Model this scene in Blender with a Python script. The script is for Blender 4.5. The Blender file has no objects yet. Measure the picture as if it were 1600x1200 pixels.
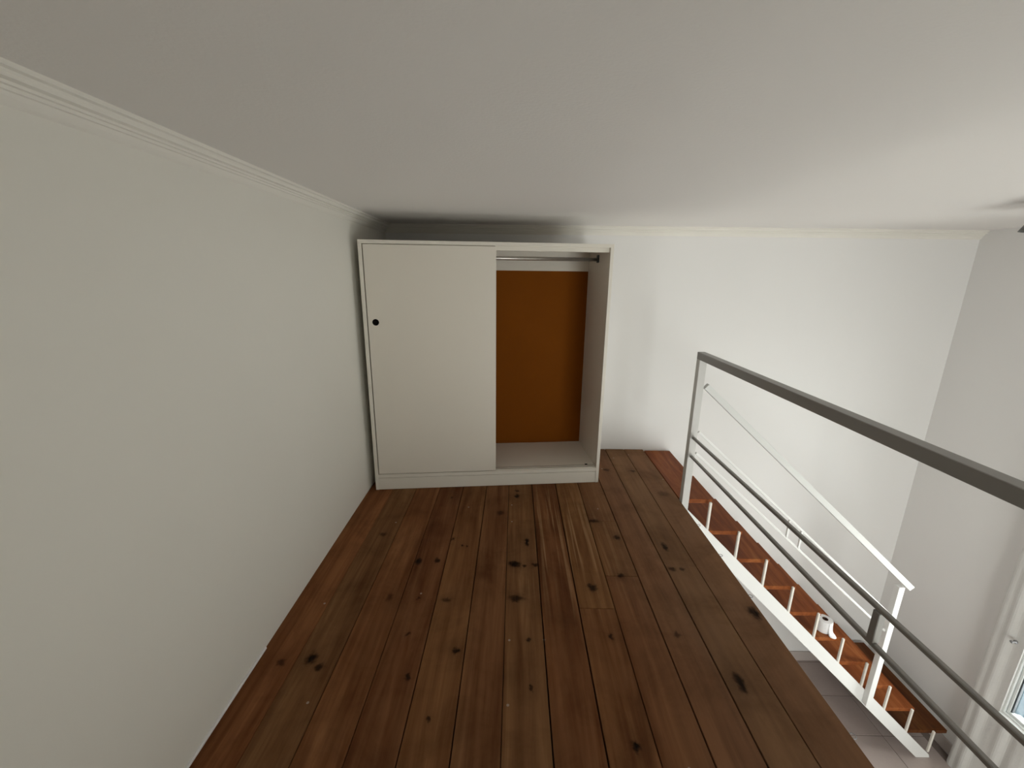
import bpy, bmesh, math, random
from mathutils import Vector, Matrix, noise

random.seed(7)
S = bpy.context.scene
COL = S.collection

# ------------------------------------------------------------------ camera
cam_d = bpy.data.cameras.new('camera')
cam = bpy.data.objects.new('camera', cam_d)
COL.objects.link(cam)
S.camera = cam
cam_d.sensor_fit = 'HORIZONTAL'
cam_d.sensor_width = 36.0
cam_d.lens = 657.9955 / 1600.0 * 36.0
cam_d.clip_start = 0.02
PITCH, YAW, ROLL = 0.2538, -0.0045, 0.012
_r = lambda v: Vector((v[0]*math.cos(YAW)+v[1]*math.sin(YAW), -v[0]*math.sin(YAW)+v[1]*math.cos(YAW), v[2]))
F = _r((0, math.cos(PITCH), -math.sin(PITCH)))
R0, U0 = _r((1, 0, 0)), _r((0, math.sin(PITCH), math.cos(PITCH)))
RT = R0*math.cos(ROLL) + U0*math.sin(ROLL)
UP = U0*math.cos(ROLL) - R0*math.sin(ROLL)
cam.matrix_world = Matrix(((RT.x, UP.x, -F.x, 0), (RT.y, UP.y, -F.y, 0), (RT.z, UP.z, -F.z, 1.6), (0, 0, 0, 1)))

# ------------------------------------------------------------------ sky, exposure
W = bpy.data.worlds.new('sky')
S.world = W
W.use_nodes = True
bg = W.node_tree.nodes['Background']
bg.inputs['Color'].default_value = (1.0, 0.988, 0.97, 1)
bg.inputs['Strength'].default_value = 13.3
S.view_settings.view_transform = 'Standard'
S.view_settings.look = 'None'
S.view_settings.gamma = 1.0
S.view_settings.use_curve_mapping = False
S.view_settings.exposure = 0.0
S.cycles.max_bounces = 6
S.cycles.diffuse_bounces = 5
S.cycles.glossy_bounces = 3
S.cycles.transparent_max_bounces = 6

# main dimensions (metres): loft floor is z = 0
CEIL = 2.0
YB = 3.75          # back wall
XR = 3.89          # right wall, far recess
XP = 3.80          # right wall, window part
TP = 0.10          # thickness of the wall there
TF = 0.50          # wall thickness behind the viewer, made deep to narrow the window light
YF = -1.2          # wall behind the viewer
ZG = -2.46         # lower floor
XE = 1.238         # loft edge
YN = 2.7826        # near plane of the stair
xl = lambda y: -1.0827 - 0.012*(y-2)      # left wall, very slightly out of square
WIN = (1.60, 2.555, -1.63, 0.40)        # window in the right wall: y0, y1, z0, z1
WIN2 = (1.35, 2.95, -1.63, 0.40)       # window in the wall behind the viewer: x0, x1, z0, z1

# portals only guide the sampling of the sky through the window openings
for (loc, rot, w_, h_) in (((XP+TP-0.01, (WIN[0]+WIN[1])/2, (WIN[2]+WIN[3])/2), (0, math.radians(90), 0), WIN[3]-WIN[2], WIN[1]-WIN[0]),
                          (((WIN2[0]+WIN2[1])/2, YF-TF+0.01, (WIN2[2]+WIN2[3])/2), (math.radians(90), 0, 0), WIN2[1]-WIN2[0], WIN2[3]-WIN2[2])):
    ld = bpy.data.lights.new('window_portal', 'AREA')
    ld.shape = 'RECTANGLE'
    ld.size, ld.size_y = w_, h_
    ld.cycles.is_portal = True
    lo = bpy.data.objects.new('window_portal', ld)
    lo.location = loc
    lo.rotation_euler = rot
    COL.objects.link(lo)

# ------------------------------------------------------------------ materials
def mat(name):
    m = bpy.data.materials.new(name)
    m.use_nodes = True
    nt = m.node_tree
    b = nt.nodes['Principled BSDF']
    return m, nt, b

def N(nt, typ, **kw):
    n = nt.nodes.new(typ)
    for k, v in kw.items():
        if k.startswith('i_'):
            n.inputs[k[2:].replace('_', ' ')].default_value = v
        else:
            setattr(n, k, v)
    return n

def L(nt, a, b):
    nt.links.new(a, b)

def math_n(nt, op, a, b=None, c=None):
    n = nt.nodes.new('ShaderNodeMath')
    n.operation = op
    for i, v in enumerate((a, b, c)):
        if v is None:
            continue
        if isinstance(v, (int, float)):
            n.inputs[i].default_value = v
        else:
            nt.links.new(v, n.inputs[i])
    return n.outputs[0]

def mixc(nt, fac, a, b, blend='MIX'):
    n = nt.nodes.new('ShaderNodeMix')
    n.data_type = 'RGBA'
    n.blend_type = blend
    n.clamp_factor = True
    for sock, v in ((n.inputs[0], fac), (n.inputs[6], a), (n.inputs[7], b)):
        if isinstance(v, (int, float)):
            sock.default_value = v
        elif isinstance(v, tuple):
            sock.default_value = v if len(v) == 4 else (*v, 1)
        else:
            nt.links.new(v, sock)
    return n.outputs[2]

def ramp(nt, fac, stops):
    n = nt.nodes.new('ShaderNodeValToRGB')
    cr = n.color_ramp
    while len(cr.elements) < len(stops):
        cr.elements.new(0.5)
    for e, (p, c) in zip(cr.elements, stops):
        e.position = p
        e.color = c if len(c) == 4 else (*c, 1)
    nt.links.new(fac, n.inputs[0])
    return n.outputs[0]

def coords(nt, kind='Object', scale=(1, 1, 1), rot=(0, 0, 0)):
    t = nt.nodes.new('ShaderNodeTexCoord')
    m = nt.nodes.new('ShaderNodeMapping')
    m.inputs['Scale'].default_value = scale
    m.inputs['Rotation'].default_value = rot
    nt.links.new(t.outputs[kind], m.inputs['Vector'])
    return m.outputs[0]

def noise_n(nt, vec, scale, detail=4, rough=0.55, dist=0.0):
    n = nt.nodes.new('ShaderNodeTexNoise')
    n.inputs['Scale'].default_value = scale
    n.inputs['Detail'].default_value = detail
    n.inputs['Roughness'].default_value = rough
    n.inputs['Distortion'].default_value = dist
    nt.links.new(vec, n.inputs['Vector'])
    return n.outputs[0]

def bump(nt, b, height, strength, distance):
    n = nt.nodes.new('ShaderNodeBump')
    n.inputs['Strength'].default_value = strength
    n.inputs['Distance'].default_value = distance
    nt.links.new(height, n.inputs['Height'])
    nt.links.new(n.outputs[0], b.inputs['Normal'])

def paint(name, col, rough=0.6, var=0.04, bscale=60, bstr=0.25, big=1.3):
    m, nt, b = mat(name)
    v = coords(nt)
    n1 = noise_n(nt, v, big, 3)
    lo = tuple(c*(1-var) for c in col)
    c1 = mixc(nt, n1, lo, tuple(min(1, c*(1+var*0.6)) for c in col))
    L(nt, c1, b.inputs['Base Color'])
    b.inputs['Roughness'].default_value = rough
    if bstr >= 0.3:
        n3 = noise_n(nt, v, bscale, 2)
        bump(nt, b, n3, bstr, 0.002)
    return m

M = {}
M['wall'] = paint('wall_paint', (0.79, 0.77, 0.71), 0.75, 0.03, 120, 0.2)
M['wall_white'] = paint('back_wall_paint', (0.835, 0.825, 0.815), 0.75, 0.025, 110, 0.2)
M['ceiling'] = paint('ceiling_paint', (0.80, 0.775, 0.75), 0.85, 0.04, 90, 0.35, 0.7)
M['crown'] = paint('crown_paint', (0.83, 0.805, 0.745), 0.6, 0.03, 60, 0.1)
M['plaster'] = paint('rough_plaster_paint', (0.72, 0.71, 0.69), 0.85, 0.09, 45, 0.6, 4)
M['wardrobe'] = paint('wardrobe_white', (0.84, 0.80, 0.72), 0.45, 0.02, 80, 0.06)
M['door'] = paint('wardrobe_door_cream', (0.85, 0.80, 0.715), 0.5, 0.025, 80, 0.08)
M['steel'] = paint('white_painted_steel', (0.86, 0.86, 0.85), 0.38, 0.02, 40, 0.08)
M['steel_shaded'] = paint('guard_steel_shaded', (0.29, 0.28, 0.265), 0.42, 0.03, 40, 0.08)  # guard paint darkened to carry the shade on the rail sides
M['post'] = paint('guard_steel_lit', (0.60, 0.59, 0.57), 0.42, 0.03, 40, 0.08)  # same guard paint in a lighter tone for the better lit post
M['rail_shaded'] = paint('handrail_steel_shaded', (0.70, 0.705, 0.69), 0.45, 0.03, 40, 0.08)  # white steel toned down for the shade along the handrail
M['bar'] = paint('cream_painted_steel', (0.80, 0.76, 0.69), 0.45, 0.03, 40, 0.1)
M['paper'] = paint('tissue_paper', (0.90, 0.89, 0.90), 0.9, 0.02, 200, 0.4)
M['skirting'] = paint('skirting_paint', (0.50, 0.44, 0.41), 0.6, 0.06, 30, 0.2)
M['window'] = paint('window_white', (0.80, 0.83, 0.82), 0.45, 0.03, 40, 0.1)
M['shutter'] = paint('shutter_blue', (0.062, 0.098, 0.125), 0.5, 0.04, 40, 0.1)
M['seal'] = paint('dark_weather_seal', (0.05, 0.06, 0.07), 0.7, 0.1, 60, 0.4)

def simple(name, col, rough=0.5, metal=0.0):
    m, nt, b = mat(name)
    v = coords(nt)
    n = noise_n(nt, v, 25, 3)
    L(nt, mixc(nt, n, tuple(c*0.92 for c in col), tuple(min(1, c*1.06) for c in col)), b.inputs['Base Color'])
    b.inputs['Roughness'].default_value = rough
    b.inputs['Metallic'].default_value = metal
    return m
M['black'] = simple('black_plastic', (0.004, 0.0035, 0.0035), 0.9)
M['black'].node_tree.nodes['Principled BSDF'].inputs['Specular IOR Level'].default_value = 0.1
M['chrome'] = simple('dull_metal', (0.62, 0.60, 0.57), 0.35, 0.9)
M['hook'] = simple('grey_wire', (0.30, 0.30, 0.31), 0.4, 0.8)
M['lamp'] = simple('lamp_dark_grey', (0.07, 0.07, 0.065), 0.5)
M['cardboard'] = simple('roll_core', (0.13, 0.07, 0.05), 0.9)
M['grout'] = simple('grout', (0.20, 0.16, 0.14), 0.9)
M['sub'] = simple('subfloor_dark', (0.02, 0.013, 0.008), 0.9)
M['track'] = simple('track_groove', (0.12, 0.105, 0.085), 0.7)

def glass():
    m = bpy.data.materials.new('clear_glass')
    m.use_nodes = True
    nt = m.node_tree
    nt.nodes.clear()
    o = nt.nodes.new('ShaderNodeOutputMaterial')
    t = nt.nodes.new('ShaderNodeBsdfTransparent')
    t.inputs['Color'].default_value = (0.95, 0.97, 0.96, 1)
    g = nt.nodes.new('ShaderNodeBsdfGlossy')
    g.inputs['Roughness'].default_value = 0.02
    lw = nt.nodes.new('ShaderNodeLayerWeight')
    lw.inputs['Blend'].default_value = 0.5
    mx = nt.nodes.new('ShaderNodeMixShader')
    L(nt, math_n(nt, 'ADD', 0.03, math_n(nt, 'MULTIPLY', 0.6, math_n(nt, 'POWER', lw.outputs['Facing'], 5.0))), mx.inputs[0])
    L(nt, t.outputs[0], mx.inputs[1])
    L(nt, g.outputs[0], mx.inputs[2])
    L(nt, mx.outputs[0], o.inputs[0])
    return m
M['glass'] = glass()

def orange():
    m, nt, b = mat('ochre_hardboard')
    v = coords(nt)
    n = noise_n(nt, v, 4, 5)
    n2 = noise_n(nt, v, 220, 2)
    c = mixc(nt, n, (0.250, 0.072, 0.005), (0.290, 0.086, 0.006))
    c = mixc(nt, math_n(nt, 'MULTIPLY', n2, 0.3), c, (0.17, 0.045, 0.003))
    L(nt, c, b.inputs['Base Color'])
    b.inputs['Roughness'].default_value = 0.8
    b.inputs['Specular IOR Level'].default_value = 0.1
    return m
M['orange'] = orange()

# knots seen in the loft floor: x, y, half width, half length, darkness
KNOTS = [(.036,2.914,.018,.022,.7), (.036,2.837,.022,.03,.9), (.093,2.277,.016,.045,.95), (.018,2.073,.042,.028,.95),
 (.076,2.058,.012,.016,.8), (.135,2.070,.022,.02,.85), (.028,1.812,.05,.03,.8), (-.534,2.083,.026,.03,.9), (-.429,2.091,.017,.03,.85),
 (-.081,2.606,.03,.03,.6), (-.30,2.236,.010,.013,.85), (-.275,2.232,.008,.012,.7), (.429,1.893,.030,.035,.85), (-.817,2.335,.028,.02,.6), (.664,2.337,.024,.03,.8),
 (.605,1.991,.022,.026,.8), (-.851,1.446,.026,.040,.95), (-.80,1.405,.022,.020,.8), (-.24,1.496,.022,.02,.9), (.448,1.119,.018,.022,.95),
 (.079,1.555,.014,.016,.8), (.086,1.329,.010,.014,.8), (-.471,1.577,.012,.016,.7), (-.419,1.365,.014,.02,.8), (.936,2.247,.020,.05,.85),
 (.908,2.05,.025,.022,.75), (.965,2.05,.018,.018,.7), (.938,1.363,.022,.055,.9), (1.20,1.738,.028,.05,.9), (.461,1.58,.014,.018,.85),
 (.77,1.60,.02,.02,.6), (-.37,2.30,.010,.012,.7), (-.45,2.80,.010,.014,.5), (-.33,1.79,.030,.02,.6), (-.62,1.80,.02,.03,.5),
 (-.97,1.42,.022,.020,.6), (-.47,1.80,.010,.012,.6), (.80,3.30,.03,.03,.6), (1.02,3.28,.03,.02,.6), (.55,2.52,.05,.022,.7), (1.15,2.9,.05,.05,.35), (-.30,1.20,.010,.014,.8)]

def floor_wood(knots):
    m, nt, b = mat('dark_stained_pine')
    tc = nt.nodes.new('ShaderNodeTexCoord')
    pos = tc.outputs['Object']
    oi = nt.nodes.new('ShaderNodeObjectInfo')
    rnd = oi.outputs['Random']
    off = nt.nodes.new('ShaderNodeCombineXYZ')
    L(nt, math_n(nt, 'MULTIPLY', rnd, 13.7), off.inputs[0])
    L(nt, math_n(nt, 'MULTIPLY', rnd, 41.3), off.inputs[1])
    add = nt.nodes.new('ShaderNodeVectorMath')
    add.operation = 'ADD'
    L(nt, pos, add.inputs[0]); L(nt, off.outputs[0], add.inputs[1])
    # knots, their outlines made irregular
    wob = nt.nodes.new('ShaderNodeTexNoise')
    wob.inputs['Scale'].default_value = 38
    wob.inputs['Detail'].default_value = 3
    L(nt, pos, wob.inputs['Vector'])
    w1_ = nt.nodes.new('ShaderNodeVectorMath'); w1_.operation = 'SUBTRACT'
    L(nt, wob.outputs['Color'], w1_.inputs[0]); w1_.inputs[1].default_value = (0.5, 0.5, 0.5)
    w2_ = nt.nodes.new('ShaderNodeVectorMath'); w2_.operation = 'MULTIPLY'
    L(nt, w1_.outputs[0], w2_.inputs[0]); w2_.inputs[1].default_value = (0.032, 0.045, 0.0)
    w3_ = nt.nodes.new('ShaderNodeVectorMath'); w3_.operation = 'ADD'
    L(nt, pos, w3_.inputs[0]); L(nt, w2_.outputs[0], w3_.inputs[1])
    kpos = w3_.outputs[0]
    k_tot = None
    ring = None
    for (x, y, rx, ry, s) in knots or [(9, 9, .01, .01, .1)]:
        mp = nt.nodes.new('ShaderNodeMapping')
        mp.vector_type = 'TEXTURE'
        mp.inputs['Location'].default_value = (x, y, 0)
        mp.inputs['Scale'].default_value = (rx, ry, 1)
        L(nt, kpos, mp.inputs['Vector'])
        ln = nt.nodes.new('ShaderNodeVectorMath')
        ln.operation = 'LENGTH'
        L(nt, mp.outputs[0], ln.inputs[0])
        mr = nt.nodes.new('ShaderNodeMapRange')
        mr.interpolation_type = 'SMOOTHSTEP'
        mr.inputs['From Min'].default_value = 0.35
        mr.inputs['From Max'].default_value = 1.15
        mr.inputs['To Min'].default_value = s
        mr.inputs['To Max'].default_value = 0.0
        L(nt, ln.outputs['Value'], mr.inputs['Value'])
        k_tot = mr.outputs[0] if k_tot is None else math_n(nt, 'MAXIMUM', k_tot, mr.outputs[0])
        rg = math_n(nt, 'DIVIDE', s*0.9, math_n(nt, 'ADD', 1.0, math_n(nt, 'POWER', ln.outputs['Value'], 2.0)))
        ring = rg if ring is None else math_n(nt, 'MAXIMUM', ring, rg)
    # grain: long fibres along the board, bent around the knots
    def stretched(sx, sy, scale, detail, dist):
        mp = nt.nodes.new('ShaderNodeMapping')
        mp.inputs['Scale'].default_value = (sx, sy, 1)
        L(nt, add.outputs[0], mp.inputs['Vector'])
        return noise_n(nt, mp.outputs[0], scale, detail, 0.6, dist)
    broad = stretched(7, 0.55, 1.6, 4, 0.8)
    fine = stretched(60, 1.3, 1.5, 5, 0.4)
    mid = stretched(22, 0.9, 1.3, 3, 0.7)
    blot = stretched(3, 1.6, 1.2, 5, 0.3)
    c = ramp(nt, broad, [(0.22, (0.128, 0.0515, 0.0190)), (0.45, (0.220, 0.0985, 0.0425)), (0.62, (0.292, 0.143, 0.0660)), (0.80, (0.375, 0.208, 0.106))])
    tint = ramp(nt, rnd, [(0.0, (0.78, 0.68, 0.62)), (0.25, (1.0, 1.04, 0.92)), (0.45, (0.88, 0.80, 0.78)), (0.65, (0.94, 1.02, 1.0)), (0.8, (1.12, 0.98, 0.88)), (1.0, (0.84, 0.88, 0.84))])
    c = mixc(nt, 1.0, c, tint, 'MULTIPLY')
    c = mixc(nt, math_n(nt, 'MULTIPLY', math_n(nt, 'SUBTRACT', mid, 0.42), 1.9), c, mixc(nt, 1.0, c, (0.55, 0.46, 0.40), 'MULTIPLY'))
    c = mixc(nt, math_n(nt, 'MULTIPLY', fine, 0.42), c, mixc(nt, 1.0, c, (0.60, 0.55, 0.50), 'MULTIPLY'))
    # worn patches, greyer towards the stair, and worn pale streaks
    worn = ramp(nt, blot, [(0.50, (0, 0, 0)), (0.72, (1, 1, 1))])
    sw = nt.nodes.new('ShaderNodeSeparateXYZ')
    L(nt, pos, sw.inputs[0])
    grey = nt.nodes.new('ShaderNodeMapRange')
    grey.inputs['From Min'].default_value = 0.45
    grey.inputs['From Max'].default_value = 0.95
    grey.inputs['To Min'].default_value = 0.0
    grey.inputs['To Max'].default_value = 0.55
    L(nt, sw.outputs[0], grey.inputs['Value'])
    c = mixc(nt, math_n(nt, 'MULTIPLY', worn, 0.30), c, (0.24, 0.125, 0.060))
    c = mixc(nt, math_n(nt, 'MULTIPLY', grey.outputs[0], math_n(nt, 'ADD', 0.5, blot)), c, (0.225, 0.135, 0.082))
    streak = ramp(nt, stretched(34, 0.7, 1.1, 2, 0.5), [(0.53, (0, 0, 0)), (0.64, (1, 1, 1))])
    sx = nt.nodes.new('ShaderNodeSeparateXYZ')
    L(nt, pos, sx.inputs[0])
    zone = nt.nodes.new('ShaderNodeMapRange')
    zone.inputs['From Min'].default_value = 0.42
    zone.inputs['From Max'].default_value = 0.12
    dx = math_n(nt, 'ABSOLUTE', math_n(nt, 'SUBTRACT', sx.outputs[0], 0.33))
    L(nt, dx, zone.inputs['Value'])
    zy = nt.nodes.new('ShaderNodeMapRange')
    zy.inputs['From Min'].default_value = 0.75
    zy.inputs['From Max'].default_value = 0.3
    L(nt, math_n(nt, 'ABSOLUTE', math_n(nt, 'SUBTRACT', sx.outputs[1], 2.35)), zy.inputs['Value'])
    sz = math_n(nt, 'MULTIPLY', math_n(nt, 'MULTIPLY', zone.outputs[0], zy.outputs[0]), 0.62)
    c = mixc(nt, math_n(nt, 'MULTIPLY', streak, sz), c, (0.40, 0.24, 0.12))
    grime = ramp(nt, noise_n(nt, pos, 3.4, 6, 0.65, 0.4), [(0.46, (0, 0, 0)), (0.68, (1, 1, 1))])
    c = mixc(nt, math_n(nt, 'MULTIPLY', grime, 0.55), c, mixc(nt, 1.0, c, (0.50, 0.46, 0.40), 'MULTIPLY'))
    # small flecks of old white paint
    vo = nt.nodes.new('ShaderNodeTexVoronoi')
    vo.voronoi_dimensions = '2D'
    vo.inputs['Scale'].default_value = 6.5
    vo.inputs['Randomness'].default_value = 1.0
    L(nt, pos, vo.inputs['Vector'])
    sep = nt.nodes.new('ShaderNodeSeparateColor')
    L(nt, vo.outputs['Color'], sep.inputs[0])
    fl = math_n(nt, 'MULTIPLY', math_n(nt, 'LESS_THAN', vo.outputs['Distance'], 0.035), math_n(nt, 'GREATER_THAN', sep.outputs[0], 0.94))
    c = mixc(nt, math_n(nt, 'MULTIPLY', ring, 0.5), c, (0.030, 0.012, 0.005))
    kn = math_n(nt, 'MULTIPLY', k_tot, math_n(nt, 'ADD', 0.55, math_n(nt, 'MULTIPLY', fine, 0.8)))
    c = mixc(nt, kn, c, (0.0045, 0.0025, 0.0015))
    c = mixc(nt, math_n(nt, 'MULTIPLY', fl, 0.7), c, (0.42, 0.36, 0.30))
    L(nt, c, b.inputs['Base Color'])
    rr = nt.nodes.new('ShaderNodeMapRange')
    rr.inputs['To Min'].default_value = 0.62
    rr.inputs['To Max'].default_value = 0.85
    L(nt, blot, rr.inputs['Value'])
    L(nt, rr.outputs[0], b.inputs['Roughness'])
    b.inputs['Specular IOR Level'].default_value = 0.08
    bump(nt, b, fine, 0.2, 0.0012)
    return m

def stair_wood(name='varnished_red_pine', dark=(1, 1, 1)):
    m, nt, b = mat(name)
    oi = nt.nodes.new('ShaderNodeObjectInfo')
    tc = nt.nodes.new('ShaderNodeTexCoord')
    off = nt.nodes.new('ShaderNodeCombineXYZ')
    L(nt, math_n(nt, 'MULTIPLY', oi.outputs['Random'], 17.0), off.inputs[0])
    L(nt, math_n(nt, 'MULTIPLY', oi.outputs['Random'], 9.0), off.inputs[1])
    add = nt.nodes.new('ShaderNodeVectorMath')
    L(nt, tc.outputs['Object'], add.inputs[0]); L(nt, off.outputs[0], add.inputs[1])
    def st(sx, sy, sc, det, dist):
        mp = nt.nodes.new('ShaderNodeMapping')
        mp.inputs['Scale'].default_value = (sx, sy, sx)
        L(nt, add.outputs[0], mp.inputs['Vector'])
        return noise_n(nt, mp.outputs[0], sc, det, 0.6, dist)
    broad = st(9, 1.0, 1.5, 4, 0.9)
    fine = st(55, 1.6, 1.4, 4, 0.4)
    c = ramp(nt, broad, [(0.28, (0.150, 0.036, 0.008)), (0.5, (0.250, 0.068, 0.016)), (0.75, (0.37, 0.130, 0.038))])
    c = mixc(nt, math_n(nt, 'MULTIPLY', fine, 0.6), c, mixc(nt, 1.0, c, (0.55, 0.48, 0.42), 'MULTIPLY'))
    vo = nt.nodes.new('ShaderNodeTexVoronoi')
    vo.inputs['Scale'].default_value = 3.2
    L(nt, add.outputs[0], vo.inputs['Vector'])
    kn = ramp(nt, vo.outputs['Distance'], [(0.03, (1, 1, 1)), (0.10, (0, 0, 0))])
    c = mixc(nt, math_n(nt, 'MULTIPLY', kn, 0.75), c, (0.035, 0.010, 0.004))
    c = mixc(nt, 1.0, c, dark, 'MULTIPLY')
    L(nt, c, b.inputs['Base Color'])
    b.inputs['Roughness'].default_value = 0.52
    b.inputs['Specular IOR Level'].default_value = 0.14
    bump(nt, b, fine, 0.12, 0.001)
    return m
M['stair'] = stair_wood()
M['stair_dark'] = stair_wood('dark_brown_pine', (0.42, 0.48, 0.45))

def tile_mat():
    m, nt, b = mat('beige_floor_tile')
    oi = nt.nodes.new('ShaderNodeObjectInfo')
    v = coords(nt)
    n = noise_n(nt, v, 7, 5)
    n2 = noise_n(nt, v, 45, 3)
    c = mixc(nt, n, (0.40, 0.33, 0.30), (0.54, 0.46, 0.43))
    c = mixc(nt, math_n(nt, 'MULTIPLY', n2, 0.4), c, (0.36, 0.29, 0.26))
    c = mixc(nt, math_n(nt, 'MULTIPLY', oi.outputs['Random'], 0.25), c, (0.55, 0.47, 0.44))
    L(nt, c, b.inputs['Base Color'])
    b.inputs['Roughness'].default_value = 0.4
    return m
M['tile'] = tile_mat()

# ------------------------------------------------------------------ mesh helpers
def link(o, parent=None):
    COL.objects.link(o)
    if parent is not None:
        o.parent = parent
    return o

def mesh_obj(name, bm, m, parent=None, smooth=False):
    me = bpy.data.meshes.new(name)
    bmesh.ops.recalc_face_normals(bm, faces=bm.faces[:])
    bm.to_mesh(me)
    bm.free()
    me.materials.append(M[m] if isinstance(m, str) else m)
    if smooth:
        for p in me.polygons:
            p.use_smooth = True
    return link(bpy.data.objects.new(name, me), parent)

def box(bm, x0, x1, y0, y1, z0, z1, bev=0.0, seg=1):
    vs = [bm.verts.new((x, y, z)) for x in (x0, x1) for y in (y0, y1) for z in (z0, z1)]
    idx = ((0, 1, 3, 2), (4, 6, 7, 5), (0, 4, 5, 1), (2, 3, 7, 6), (0, 2, 6, 4), (1, 5, 7, 3))
    fs = [bm.faces.new([vs[i] for i in f]) for f in idx]
    if bev > 0:
        es = list({e for f in fs for e in f.edges})
        bmesh.ops.bevel(bm, geom=es, offset=bev, segments=seg, affect='EDGES', profile=0.5)

def one_box(name, m, parent, *a, **k):
    bm = bmesh.new()
    box(bm, *a, **k)
    return mesh_obj(name, bm, m, parent)

def beam(bm, p0, p1, w, h, up=(0, 0, 1), bev=0.0, square_cut=True):
    """rectangular bar from p0 to p1; w across, h along up"""
    p0, p1 = Vector(p0), Vector(p1)
    d = (p1-p0).normalized()
    s = d.cross(Vector(up)).normalized()
    u = s.cross(d).normalized() if square_cut else Vector(up)
    vs = []
    for p in (p0, p1):
        for a, b in ((-1, -1), (1, -1), (1, 1), (-1, 1)):
            vs.append(bm.verts.new(p + s*(a*w/2) + u*(b*h/2)))
    fs = [bm.faces.new([vs[i] for i in f]) for f in ((3, 2, 1, 0), (4, 5, 6, 7), (0, 1, 5, 4), (1, 2, 6, 5), (2, 3, 7, 6), (3, 0, 4, 7))]
    if bev > 0:
        es = list({e for f in fs for e in f.edges})
        bmesh.ops.bevel(bm, geom=es, offset=bev, segments=1, affect='EDGES')

def lathe(bm, prof, seg=32, cap=True):
    rings = []
    for r, z in prof:
        rings.append([bm.verts.new((r*math.cos(2*math.pi*i/seg), r*math.sin(2*math.pi*i/seg), z)) for i in range(seg)])
    for a, b in zip(rings, rings[1:]):
        for i in range(seg):
            bm.faces.new((a[i], a[(i+1) % seg], b[(i+1) % seg], b[i]))
    if cap:
        bm.faces.new(rings[0][::-1])
        bm.faces.new(rings[-1])

def extrude_profile(bm, pts, path_fn, n, closed=False):
    """pts: 2-D profile; path_fn(k, p) -> 3-D point for section k"""
    rows = [[bm.verts.new(path_fn(k, p)) for p in pts] for k in range(n)]
    m_ = len(pts)
    for a, b in zip(rows, rows[1:]):
        for i in range(m_ if closed else m_-1):
            j = (i+1) % m_
            bm.faces.new((a[i], a[j], b[j], b[i]))
    if closed:
        bm.faces.new(rows[0][::-1])
        bm.faces.new(rows[-1])

def tag(o, label, cat=None, group=None, kind=None):
    o['label'] = label
    if cat:
        o['category'] = cat
    if group:
        o['group'] = group
    if kind:
        o['kind'] = kind
    return o

def thing(name, label, cat, loc=(0, 0, 0), rotz=0.0, group=None):
    o = bpy.data.objects.new(name, None)
    o.empty_display_size = 0.1
    o.location = loc
    o.rotation_euler = (0, 0, rotz)
    link(o)
    return tag(o, label, cat, group)

def struct(o, label, cat=None):
    o['kind'] = 'structure'
    o['label'] = label
    if cat:
        o['category'] = cat
    return o

# ------------------------------------------------------------------ room shell
T = 0.25
# left wall (slightly out of square), full height
bm = bmesh.new()
ny = 24
rows = []
for side in (0, 1):
    row = []
    for k in range(ny+1):
        y = YF - 0.3 + (YB + 0.3 - YF + 0.3)*k/ny
        row.append([bm.verts.new((xl(y) - side*T, y, z)) for z in (ZG, 0.0, 1.0, CEIL+0.1)])
    rows.append(row)
for side in (0, 1):
    for k in range(ny):
        for j in range(3):
            bm.faces.new((rows[side][k][j], rows[side][k+1][j], rows[side][k+1][j+1], rows[side][k][j+1]))
for k in range(ny):
    for j in (0, 3):
        bm.faces.new((rows[0][k][j], rows[0][k+1][j], rows[1][k+1][j], rows[1][k][j]))
for k in (0, ny):
    for j in range(3):
        bm.faces.new((rows[0][k][j], rows[0][k][j+1], rows[1][k][j+1], rows[1][k][j]))
struct(mesh_obj('wall_left', bm, 'wall'), 'plain off-white plaster wall on the left', 'wall')

struct(one_box('wall_back', 'wall_white', None, -1.35, XR+0.35, YB, YB+T, ZG, CEIL+0.1), 'white wall behind the wardrobe and the stair', 'wall')
bm = bmesh.new()
box(bm, -1.35, WIN2[0], YF-TF, YF, ZG, CEIL+0.1)
box(bm, WIN2[1], XR+0.35, YF-TF, YF, ZG, CEIL+0.1)
box(bm, WIN2[0], WIN2[1], YF-TF, YF, ZG, WIN2[2])
box(bm, WIN2[0], WIN2[1], YF-TF, YF, WIN2[3], CEIL+0.1)
struct(mesh_obj('wall_front', bm, 'wall'), 'plain wall behind the viewer', 'wall')
struct(one_box('ceiling', 'ceiling', None, -1.35, XR+0.35, YF-TF, YB+T, CEIL, CEIL+0.2), 'low flat off-white ceiling', 'ceiling')

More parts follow.
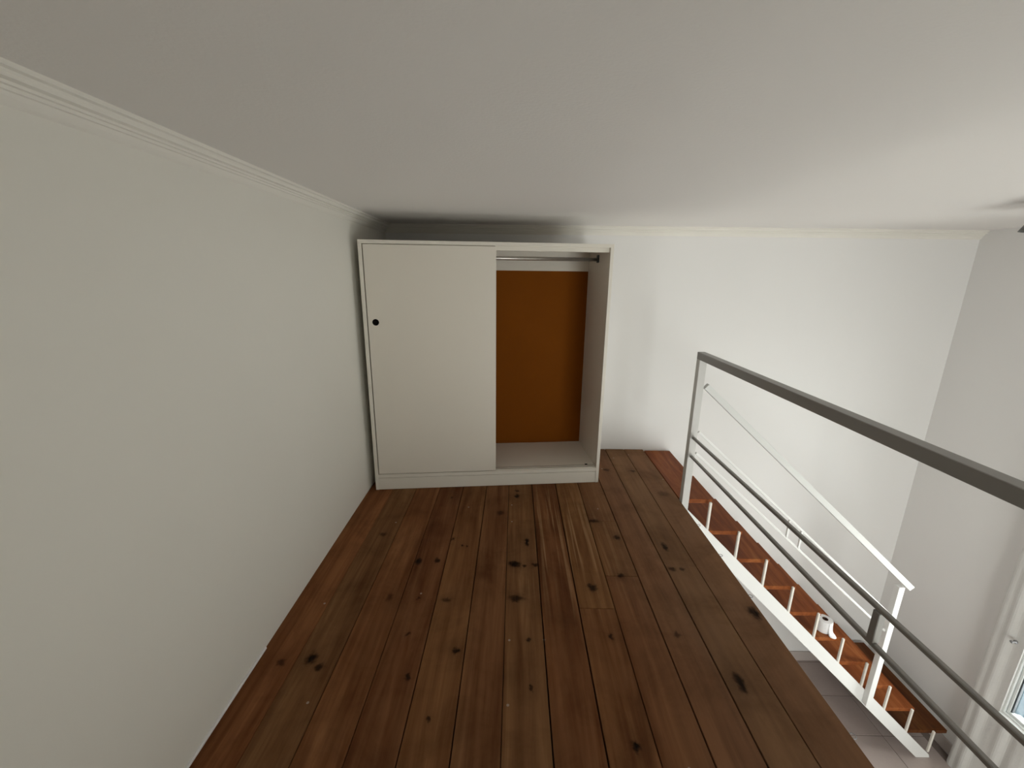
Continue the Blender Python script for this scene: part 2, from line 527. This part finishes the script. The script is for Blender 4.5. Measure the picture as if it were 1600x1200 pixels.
# right wall: a smooth recess at the far end, then the uneven plaster of the window part
def ridge(y):
    """unevenness of the plaster around the window, metres towards the room"""
    v = 0.0050*math.sin(2*math.pi*(y-2.62)/0.145) + 0.0025*math.sin(2*math.pi*y/0.083+1.0)
    v += 0.007*noise.noise((y*9, 0, 0))
    e = max(0.0, (y-2.72)/0.06)            # soft rounded corner to the recess
    return v - (1-math.sqrt(max(0, 1-min(1, e)**2)))*0.06
def plaster_panel(bm, y0, y1, z0, z1, nz):
    ys = [y0 + (y1-y0)*i/max(2, int((y1-y0)/0.012)) for i in range(max(2, int((y1-y0)/0.012))+1)]
    grid = []
    for j in range(nz+1):
        z = z0 + (z1-z0)*j/nz
        grid.append([bm.verts.new((XP - ridge(y + 0.006*math.sin(z*2.3)) - 0.006*noise.noise((y*7, z*2.2, 2)), y, z)) for y in ys])
    back = [[bm.verts.new((XP+TP, y, z)) for y in (y0, y1)] for z in (z0, z1)]
    for j in range(nz):
        for i in range(len(ys)-1):
            bm.faces.new((grid[j][i], grid[j][i+1], grid[j+1][i+1], grid[j+1][i]))
    bm.faces.new((back[0][0], back[0][1], back[1][1], back[1][0]))
    bm.faces.new([*grid[0], back[0][1], back[0][0]])
    bm.faces.new([*grid[-1], back[1][1], back[1][0]])
    bm.faces.new([g[0] for g in grid] + [back[1][0], back[0][0]])
    bm.faces.new([g[-1] for g in grid] + [back[1][1], back[0][1]])
bm = bmesh.new()
plaster_panel(bm, WIN[1], 2.78, ZG, CEIL+0.05, 40)
plaster_panel(bm, WIN[0], WIN[1], ZG, WIN[2], 12)
plaster_panel(bm, WIN[0], WIN[1], WIN[3], CEIL+0.05, 6)
wr = mesh_obj('wall_right', bm, 'plaster', smooth=False)
struct(wr, 'uneven light grey plaster wall around the window on the right', 'wall')
bm = bmesh.new()
box(bm, XP, XP+TP, YF-TF, WIN[0], ZG, CEIL+0.05)
mesh_obj('plain_section', bm, 'wall', wr)
one_box('recess_section', 'wall_white', wr, XR, XR+T, 2.70, YB+T, ZG, CEIL+0.05)
wr.children[0]['label'] = 'smooth painted length of the right wall beside the viewer'

# baseboards
struct(one_box('baseboard_right', 'skirting', None, XR-0.015, XR, 2.79, YB, ZG, ZG+0.115, bev=0.003), 'brownish grey skirting board in the recess beside the stair foot', 'baseboard')
struct(one_box('baseboard_back', 'skirting', None, 1.0, XR-0.016, YB-0.015, YB, ZG, ZG+0.115, bev=0.003), 'brownish grey skirting along the white wall under the stair', 'baseboard')
bm = bmesh.new()
beam(bm, (xl(1.49)+0.004, 1.49, 0.006), (xl(YF)+0.004, YF, 0.006), 0.010, 0.012, bev=0.002)
struct(mesh_obj('baseboard_left', bm, 'steel'), 'thin white sealing strip between the left wall and the loft floor', 'trim')

# crown moulding: profile as (distance from wall, height below ceiling)
CROWN = [(0, .070), (.008, .064), (.015, .055), (.019, .046), (.026, .045), (.026, .037), (.033, .036), (.033, .029), (.047, .027),
         (.047, .018), (.050, .013), (.060, .011), (.060, 0), (0, 0)]
bm = bmesh.new()
def cl(k, p):
    y = (YF, YB - p[0])[k]
    return (xl(y) + p[0], y, CEIL - p[1])
extrude_profile(bm, CROWN, cl, 2, closed=True)
struct(mesh_obj('trim_1', bm, 'crown'), 'stepped white crown moulding along the left wall', 'crown moulding')
bm = bmesh.new()
def cb(k, p):
    x = (xl(YB-p[0]) + p[0], XR)[k]
    return (x, YB - p[0], CEIL - p[1])
extrude_profile(bm, CROWN, cb, 2, closed=True)
struct(mesh_obj('trim_2', bm, 'crown'), 'stepped crown moulding along the back wall above the wardrobe', 'crown moulding')

# ------------------------------------------------------------------ loft floor of pine boards
floor = one_box('floor', 'sub', None, xl(0)-0.02, XE-0.02, YF, YB, -0.16, -0.030)
struct(floor, 'dark stained wooden board floor of the loft', 'floor')
edges = [-1.092, -.912, -.735, -.557, -.380, -.200, -.028, .152, .338, .518, .700, .877, 1.055, XE]
gaps = [0.0, .0008, .0035, .003, .004, .0045, .003, .0055, .0065, .0035, .006, .0055, .004, 0.0]
cuts = {8: [1.75], 9: [1.985, 2.515], 3: [0.3], 5: [0.55]}
for i in range(13):
    a = edges[i] + gaps[i]/2
    b_ = edges[i+1] - gaps[i+1]/2
    ys = [YF + 0.004] + cuts.get(i, []) + [YB - 0.004]
    pm = floor_wood([k for k in KNOTS if edges[i]-0.02 < k[0] < edges[i+1]+0.02])
    for y0, y1 in zip(ys, ys[1:]):
        dz = random.uniform(-0.0012, 0.0008)
        if i == 12:
            dz = 0
        one_box('plank', pm, floor, a, b_, y0 + 0.0008, y1 - 0.0008, -0.030, dz, bev=0.0018)

# lower floor of tiles
lower = one_box('floor_lower', 'grout', None, -1.3, XP+0.35, YF-0.1, YB+0.1, ZG-0.10, ZG-0.004)
struct(lower, 'beige tiled floor of the room below', 'floor')
TS = 0.38
for ix in range(7):
    for iy in range(7):
        x1 = 3.43 + TS - ix*TS
        y1 = 3.72 - iy*TS
        one_box('tile', 'tile', lower, max(x1-TS+0.003, -1), min(x1-0.003, XR), y1-TS+0.003, y1-0.003, ZG-0.010, ZG, bev=0.0015)
for ix in range(7):
    x1 = 3.43 + TS - ix*TS
    one_box('tile', 'tile', lower, x1-TS+0.003, min(x1-0.003, XR), 3.723, YB-0.001, ZG-0.010, ZG)
bm = bmesh.new()
for ix in range(14):
    for iy in range(19):
        if ix < 7 and iy < 7:
            continue
        x1 = 3.43 + TS - ix*TS
        y1 = 3.72 - iy*TS
        if x1 - TS < -1.2 or y1 - TS < YF:
            continue
        box(bm, x1-TS+0.003, min(x1-0.003, XR), y1-TS+0.003, y1-0.003, ZG-0.010, ZG)
rest = mesh_obj('tile_field', bm, 'tile', lower)
rest['kind'] = 'stuff'

# ------------------------------------------------------------------ windows
def window(name, y0, y1, z0, z1, label, leaf, loc=(0, 0, 0), rotz=0.0):
    w = bpy.data.objects.new(name, None)
    w.location = loc
    w.rotation_euler = (0, 0, rotz)
    link(w)
    struct(w, label, 'window')
    x0, x1 = XP + 0.016, XP + 0.066
    fw = 0.015
    bm = bmesh.new()
    for a in ((y0, y0+fw, z0, z1), (y1-fw, y1, z0, z1), (y0+fw, y1-fw, z0, z0+fw), (y0+fw, y1-fw, z1-fw, z1)):
        box(bm, x0, x1, *a, bev=0.003)
    mesh_obj('window_frame', bm, 'window', w)
    ym = (y0+y1)/2
    for a, b in ((y0+fw+0.003, ym-0.002), (ym+0.002, y1-fw-0.003)):
        s = 0.017
        zl_, zh_ = z0+fw+.003, z1-fw-.003
        bm = bmesh.new()
        for q in ((a, a+s, zl_, zh_), (b-s, b, zl_, zh_), (a+s, b-s, zl_, zl_+s), (a+s, b-s, zh_-s, zh_), (a+s, b-s, (z0+z1)/2-.012, (z0+z1)/2+.012)):
            box(bm, x0+0.012, x1-0.006, *q, bev=0.002)
        sash = mesh_obj('sash', bm, 'window', w)
        bm = bmesh.new()
        for q in ((a+s, a+s+.010, zl_+s, zh_-s), (b-s-.010, b-s, zl_+s, zh_-s)):
            box(bm, x0+0.020, x1-0.012, *q)
        mesh_obj('gasket', bm, 'seal', sash)
        one_box('pane', 'glass', sash, x0+0.028, x0+0.032, a+s, b-s, zl_+s, zh_-s)
    one_box('window_sill', 'window', w, XP-0.012, XP+TP+0.03, y0-0.02, y1, z0-0.022, z0-0.001, bev=0.004)
    for hinge, a in (((y1-0.005, math.radians(-90+70)), (y0+0.005, math.radians(90-70))) if leaf else ()):  # the near leaf is unseen, added to block part of the daylight
        sh = bpy.data.objects.new('shutter', None)
        sh.location = (XP+TP+0.005, hinge, 0)
        sh.rotation_euler = (0, 0, a)
        link(sh, w)
        wl, zb, zt = (y1-y0)/2-0.01, z0-0.42, z1-0.02
        bm = bmesh.new()
        for q in ((0, 0.05, zb, zt), (wl-0.05, wl, zb, zt), (0.05, wl-0.05, zb, zb+0.06), (0.05, wl-0.05, zt-0.06, zt)):
            box(bm, q[0], q[1], -0.016, 0.016, q[2], q[3], bev=0.002)
        mesh_obj('shutter_frame', bm, 'shutter', sh)
        pitch = 0.056
        n = int((zt-zb-0.14)/pitch)
        bm = bmesh.new()
        beam(bm, (0.05, 0, 0), (wl-0.05, 0, 0), 0.006, 0.06, up=(0, 0.72, 0.69))
        first = mesh_obj('slat', bm, 'shutter', sh)
        first.location = (0, 0, zb+0.10)
        for k in range(1, n+1):
            c = first.copy()
            COL.objects.link(c)
            c.parent = sh
            c.location = (0, 0, zb+0.10+k*pitch)
    return w
window('window_1', *WIN, 'white framed window with a blue louvred shutter low on the right', True)
# same window turned to the wall behind the viewer (local x = XP lies on that wall's inner face)
window('window_2', WIN2[0], WIN2[1], WIN2[2], WIN2[3], 'second white framed window in the wall behind the viewer', False, (0, YF+XP-TF+0.10, 0), -math.pi/2)

# ------------------------------------------------------------------ wardrobe
w0, w1 = Vector((-1.0386, 2.896, 0)), Vector((0.6846, 3.0695, 0))
ang = math.atan2(w1.y-w0.y, w1.x-w0.x)
WW, WH, WD = (w1-w0).length, 1.812, 0.565
ward = thing('wardrobe', 'white sliding-door wardrobe standing half open against the back wall', 'wardrobe', (w0.x, w0.y, 0.001), ang)
ts = 0.024
one_box('side_panel', 'wardrobe', ward, 0, ts, 0, WD, 0, WH-ts, bev=0.0012)
one_box('side_panel', 'wardrobe', ward, WW-ts, WW, 0, WD, 0, WH-ts, bev=0.0012)
one_box('top_panel', 'wardrobe', ward, 0, WW, 0, WD, WH-ts, WH, bev=0.0012)
one_box('plinth', 'wardrobe', ward, ts, WW-ts, 0.004, 0.022, 0, 0.094, bev=0.0012)
one_box('bottom_shelf', 'wardrobe', ward, ts, WW-ts, 0.002, WD-0.006, 0.097, 0.125, bev=0.0012)
tr = one_box('floor_track', 'wardrobe', ward, ts, WW-ts, 0.020, 0.075, 0.125, 0.128)
one_box('track_groove', 'track', tr, ts+0.002, WW-ts-0.001, 0.026, 0.031, 0.128, 0.1286)
one_box('track_groove', 'track', tr, ts+0.002, WW-ts-0.001, 0.055, 0.060, 0.128, 0.1286)
one_box('track_stop', 'black', tr, WW-0.10, WW-0.08, 0.056, 0.066, 0.1288, 0.134, bev=0.001)
one_box('head_track', 'wardrobe', ward, ts, WW-ts, 0.020, 0.075, WH-ts-0.030, WH-ts)
bp = one_box('back_panel', 'orange', ward, ts, WW-ts, WD-0.008, WD-0.003, 0.125, 1.66)
bp['label'] = 'ochre orange back panel'
one_box('back_rail', 'wardrobe', ward, ts, WW-ts, WD-0.020, WD-0.004, 1.632, WH-ts, bev=0.001)
dz0, dz1 = 0.130, WH-ts-0.004
bm = bmesh.new()
box(bm, 0.031, 0.912, 0.002, 0.019, dz0, dz1, bev=0.0015)
d1 = mesh_obj('sliding_door', bm, 'door', ward)
# round recessed finger pull: dark cup with a thin rim
bm = bmesh.new()
lathe(bm, [(0.0215, 0.0), (0.0225, 0.0016), (0.0185, 0.0020), (0.0165, 0.0006), (0.004, 0.0003)], 28)
fp = mesh_obj('finger_pull', bm, 'black', d1, smooth=True)
fp.rotation_euler = (math.radians(90), 0, 0)
fp.location = (0.083, 0.0020, 1.271)
fp['label'] = 'round black finger pull'
one_box('sliding_door', 'door', ward, 0.028, 0.900, 0.046, 0.063, dz0, dz1, bev=0.0015)
bm = bmesh.new()
lathe(bm, [(0.0135, ts+0.001), (0.0135, WW-ts-0.001)], 20)
rd = mesh_obj('hanging_rod', bm, 'chrome', ward, smooth=True)
rd.rotation_euler = (0, math.radians(90), 0)
rd.location = (0, WD*0.5, 1.718)
rd['label'] = 'dull metal clothes rod'
for sx in (ts, WW-ts-0.010):
    bm = bmesh.new()
    box(bm, sx, sx+0.010, WD*0.5-0.022, WD*0.5+0.022, 1.695, 1.752, bev=0.003)
    mesh_obj('rod_bracket', bm, 'seal', ward)

# ------------------------------------------------------------------ guard rail along the loft edge
XG0, XG1 = XE+0.007, XE+0.057
XGC = (XG0+XG1)/2
guard = thing('guard_rail', 'steel guard rail running along the open edge of the loft', 'railing', (XGC, YN, 0))
guard_inv = Matrix.Translation((-XGC, -YN, 0))
def g_box(name, m, *a, bev=0.002):
    bm = bmesh.new()
    box(bm, *a, bev=bev)
    bmesh.ops.transform(bm, matrix=guard_inv, verts=bm.verts[:])
    return mesh_obj(name, bm, m, guard)
g_box('post', 'post', XG0, XG1, YN, YN+0.05, -0.21, 1.060)
g_box('top_rail', 'steel_shaded', XG0, XG1, YF+0.002, YN+0.05, 1.060, 1.109)
RW = 0.009
g_box('middle_rail', 'steel_shaded', XGC-RW, XGC+RW, YF+0.06, YN, 0.493, 0.511, bev=0.003)
g_box('middle_rail', 'steel_shaded', XGC-RW, XGC+RW, YF+0.06, YN, 0.354, 0.372, bev=0.003)
for y in (1.215, -0.4):
    g_box('spacer', 'steel_shaded', XGC-0.0125, XGC+0.0125, y-0.014, y+0.014, 0.372, 0.493)
g_box('post', 'post', XG0, XG1, YF+0.008, YF+0.058, -0.075, 1.060)

# ------------------------------------------------------------------ stair down along the back wall
X0, RUN, RISE = 1.452, 0.2449, 0.2408
stair = thing('staircase', 'steep stair with red wooden treads and white steel stringers descending along the back wall', 'staircase', (X0, YN, ZG))
s_inv = Matrix.Translation((-X0, -YN, -ZG))
def s_obj(name, bm, m, smooth=False):
    bmesh.ops.transform(bm, matrix=s_inv, verts=bm.verts[:])
    return mesh_obj(name, bm, m, stair, smooth)
# stringer plates: outline in x-z, extruded in y
def stringer(y0, y1):
    bm = bmesh.new()
    top = lambda x: -0.228 - 0.992*(x-1.461)
    low = lambda x: top(x) - 0.137
    xa = XG1 + 0.001
    pts = [(xa, top(xa)), (1.461+(ZG+0.035+0.228)/-0.992, ZG+0.035), (1.461+(ZG+0.035+0.228)/-0.992 + 0.012, ZG+0.002)]
    xb = 1.461 + (ZG+0.002+0.137+0.228)/-0.992
    pts += [(xb, ZG+0.002), (xa, low(xa))]
    a = [bm.verts.new((x, y0, z)) for x, z in pts]
    b = [bm.verts.new((x, y1, z)) for x, z in pts]
    bm.faces.new(a); bm.faces.new(b[::-1])
    for i in range(len(pts)):
        j = (i+1) % len(pts)
        bm.faces.new((a[i], b[i], b[j], a[j]))
    return s_obj('stringer', bm, 'steel')
stringer(YN, YN+0.012)
stringer(3.690, 3.702)
for k in range(10):
    xr = X0 + 0.040 + k*RUN
    z = -0.006 - k*RISE
    ye = 3.735 if k == 0 else 3.705
    xa = XE + 0.060 if k == 0 else xr - RUN - 0.055
    if k == 0:
        # first tread: notched behind the post, level with the loft floor
        bm = bmesh.new()
        box(bm, XE+0.012, xr, YN+0.056, ye, z-0.034, z, bev=0.002)
    elif k == 9:
        bm = bmesh.new()
        box(bm, xa, xr+0.095, YN+0.020, ye, z-0.034, z, bev=0.002)
    else:
        bm = bmesh.new()
        box(bm, xa, xr, YN+0.020, ye, z-0.034, z, bev=0.002)
    tr_ = s_obj('tread', bm, 'stair_dark' if k == 9 else 'stair')
    if k == 9:
        tr_['label'] = 'wider dark brown bottom tread'
    # support bar standing on the stringer at the front of the tread
    bm = bmesh.new()
    xb = X0 + k*RUN
    zb = z - RISE - 0.002 if k < 9 else ZG+0.06
    box(bm, xb, xb+0.018, YN+0.001, YN+0.019, zb, z+0.001, bev=0.003)
    s_obj('support_bar', bm, 'bar')

# handrail of the stair: newel, sloping rail and two thin rails with a pair of spacers
hand = thing('stair_handrail', 'white steel handrail with newel post sloping down beside the red treads', 'handrail', (2.98, YN, -1.83))
h_inv = Matrix.Translation((-2.98, -YN, 1.83))
def h_obj(name, bm, m='steel'):
    bmesh.ops.transform(bm, matrix=h_inv, verts=bm.verts[:])
    return mesh_obj(name, bm, m, hand)
bm = bmesh.new(); box(bm, 2.958, 3.003, YN-0.046, YN-0.001, -1.84, -0.675, bev=0.002); h_obj('newel_post', bm)
YH = YN - 0.022
bm = bmesh.new(); beam(bm, (XG1+0.017, YH+0.03, 0.880), (3.066, YH, -0.690), 0.036, 0.043, bev=0.002); h_obj('handrail', bm, 'rail_shaded')
sl = -0.893
def zr(x, off):
    return off + sl*(x-2.93)
for off in (-0.906, -1.066):
    bm = bmesh.new(); beam(bm, (XG1+0.0075, YH+0.03, zr(XG1+0.0075, off)), (2.959, YH, zr(2.959, off)), 0.016, 0.016, bev=0.002); h_obj('thin_rail', bm)
for x in (2.05, 2.155):
    bm = bmesh.new(); box(bm, x-0.007, x+0.007, YH+0.004, YH+0.018, zr(x, -1.066)+0.008, zr(x, -0.906)-0.008, bev=0.001); h_obj('spacer', bm)

# ------------------------------------------------------------------ small things
# paper roll standing on a tread
zt6 = -0.006 - 5*RISE
roll = thing('toilet_roll', 'white toilet paper roll standing on a stair tread with a loose sheet', 'toilet paper', (2.585, 2.885, zt6+0.0005), 0.0)
bm = bmesh.new()
lathe(bm, [(0.021, 0.0), (0.052, 0.0), (0.0545, 0.003), (0.0545, 0.099), (0.052, 0.102), (0.021, 0.102)], 40, cap=False)
mesh_obj('paper', bm, 'paper', roll, smooth=False)
bm = bmesh.new()
lathe(bm, [(0.0205, 0.0), (0.0205, 0.103), (0.0195, 0.103), (0.0195, 0.0), (0.0205, 0.0)], 28, cap=False)
mesh_obj('core', bm, 'cardboard', roll)
bm = bmesh.new()
rowsv = []
for i in range(10):
    t = i/9
    ang_ = math.radians(-95 + 85*t)
    r = 0.056
    row = []
    for j, zz in enumerate((0.100, 0.06, 0.025, 0.004, 0.0015)):
        out = (0, 0.002, 0.009, 0.024, 0.050)[j]*(0.35 + 0.65*math.sin(math.pi*(0.15+0.75*t)))
        row.append(bm.verts.new((math.cos(ang_)*r + 0.15*out, math.sin(ang_)*r - out, zz)))
    rowsv.append(row)
for a, b in zip(rowsv, rowsv[1:]):
    for j in range(4):
        bm.faces.new((a[j], b[j], b[j+1], a[j+1]))
ls = mesh_obj('loose_sheet', bm, 'paper', roll, smooth=True)
sm = ls.modifiers.new('thickness', 'SOLIDIFY'); sm.thickness = 0.0006

# screw eyes along the loft edge; the first stands in for grey tape
for y, lab in ((2.509, 'patch of grey tape on the loft edge nearest the guard post, shaped as a screw eye'), (2.196, 'small grey wire screw eye on the loft edge, second from the guard post'),
               (1.865, 'small grey wire screw eye on the loft edge where the white stringer lies behind'), (1.174, 'small grey wire screw eye on the loft edge above the beige tiles')):
    e = thing('screw_eye', lab, 'hook', (XE, y, -0.014), 0.0, 'screw eyes along the loft edge')
    bm = bmesh.new()
    seg, ring = 20, 8
    rr_, rt = 0.010, 0.0016
    vs = []
    for i in range(seg):
        a = 2*math.pi*i/seg
        vs.append([])
        for j in range(ring):
            b = 2*math.pi*j/ring
            rad = rr_ + rt*math.cos(b)
            vs[-1].append(bm.verts.new((0.016 + rad*math.cos(a), rad*math.sin(a), rt*math.sin(b))))
    for i in range(seg):
        for j in range(ring):
            bm.faces.new((vs[i][j], vs[(i+1) % seg][j], vs[(i+1) % seg][(j+1) % ring], vs[i][(j+1) % ring]))
    mesh_obj('ring', bm, 'hook', e, smooth=True)
    bm = bmesh.new()
    lathe(bm, [(0.0016, -0.004), (0.0016, 0.0065)], 8)
    sh_ = mesh_obj('shank', bm, 'hook', e)
    sh_.rotation_euler = (0, math.radians(90), 0)

# ceiling lamp at the right edge of the view
lamp = thing('ceiling_lamp', 'dark grey ceiling lamp at the upper right edge of the view', 'lamp', (2.755, 2.24, CEIL), 0.0)
bm = bmesh.new()
lathe(bm, [(0.172, -0.150), (0.168, -0.150), (0.125, -0.060), (0.03, -0.052), (0.03, -0.056), (0.128, -0.064), (0.172, -0.150)], 40, cap=False)
mesh_obj('shade', bm, 'lamp', lamp, smooth=False)
bm = bmesh.new()
lathe(bm, [(0.05, 0.0), (0.05, -0.012), (0.012, -0.016), (0.012, -0.056)], 24)
mesh_obj('ceiling_rose', bm, 'lamp', lamp)
bm = bmesh.new()
lathe(bm, [(0.012, -0.056), (0.014, -0.075), (0.030, -0.105), (0.022, -0.128), (0.004, -0.136)], 20)
mesh_obj('bulb', bm, 'paper', lamp, smooth=True)

# small hook in the plaster beside the window
hk = thing('wall_hook', 'small dark hook in the plaster beside the window frame', 'hook', (XP-0.012, 2.60, -1.02), 0.0)
bm = bmesh.new()
lathe(bm, [(0.013, -0.004), (0.013, 0.006), (0.006, 0.010), (0.006, 0.024), (0.011, 0.028), (0.011, 0.033), (0.004, 0.036)], 16)
o = mesh_obj('knob', bm, 'hook', hk, smooth=True)
o.rotation_euler = (0, math.radians(-90), 0)
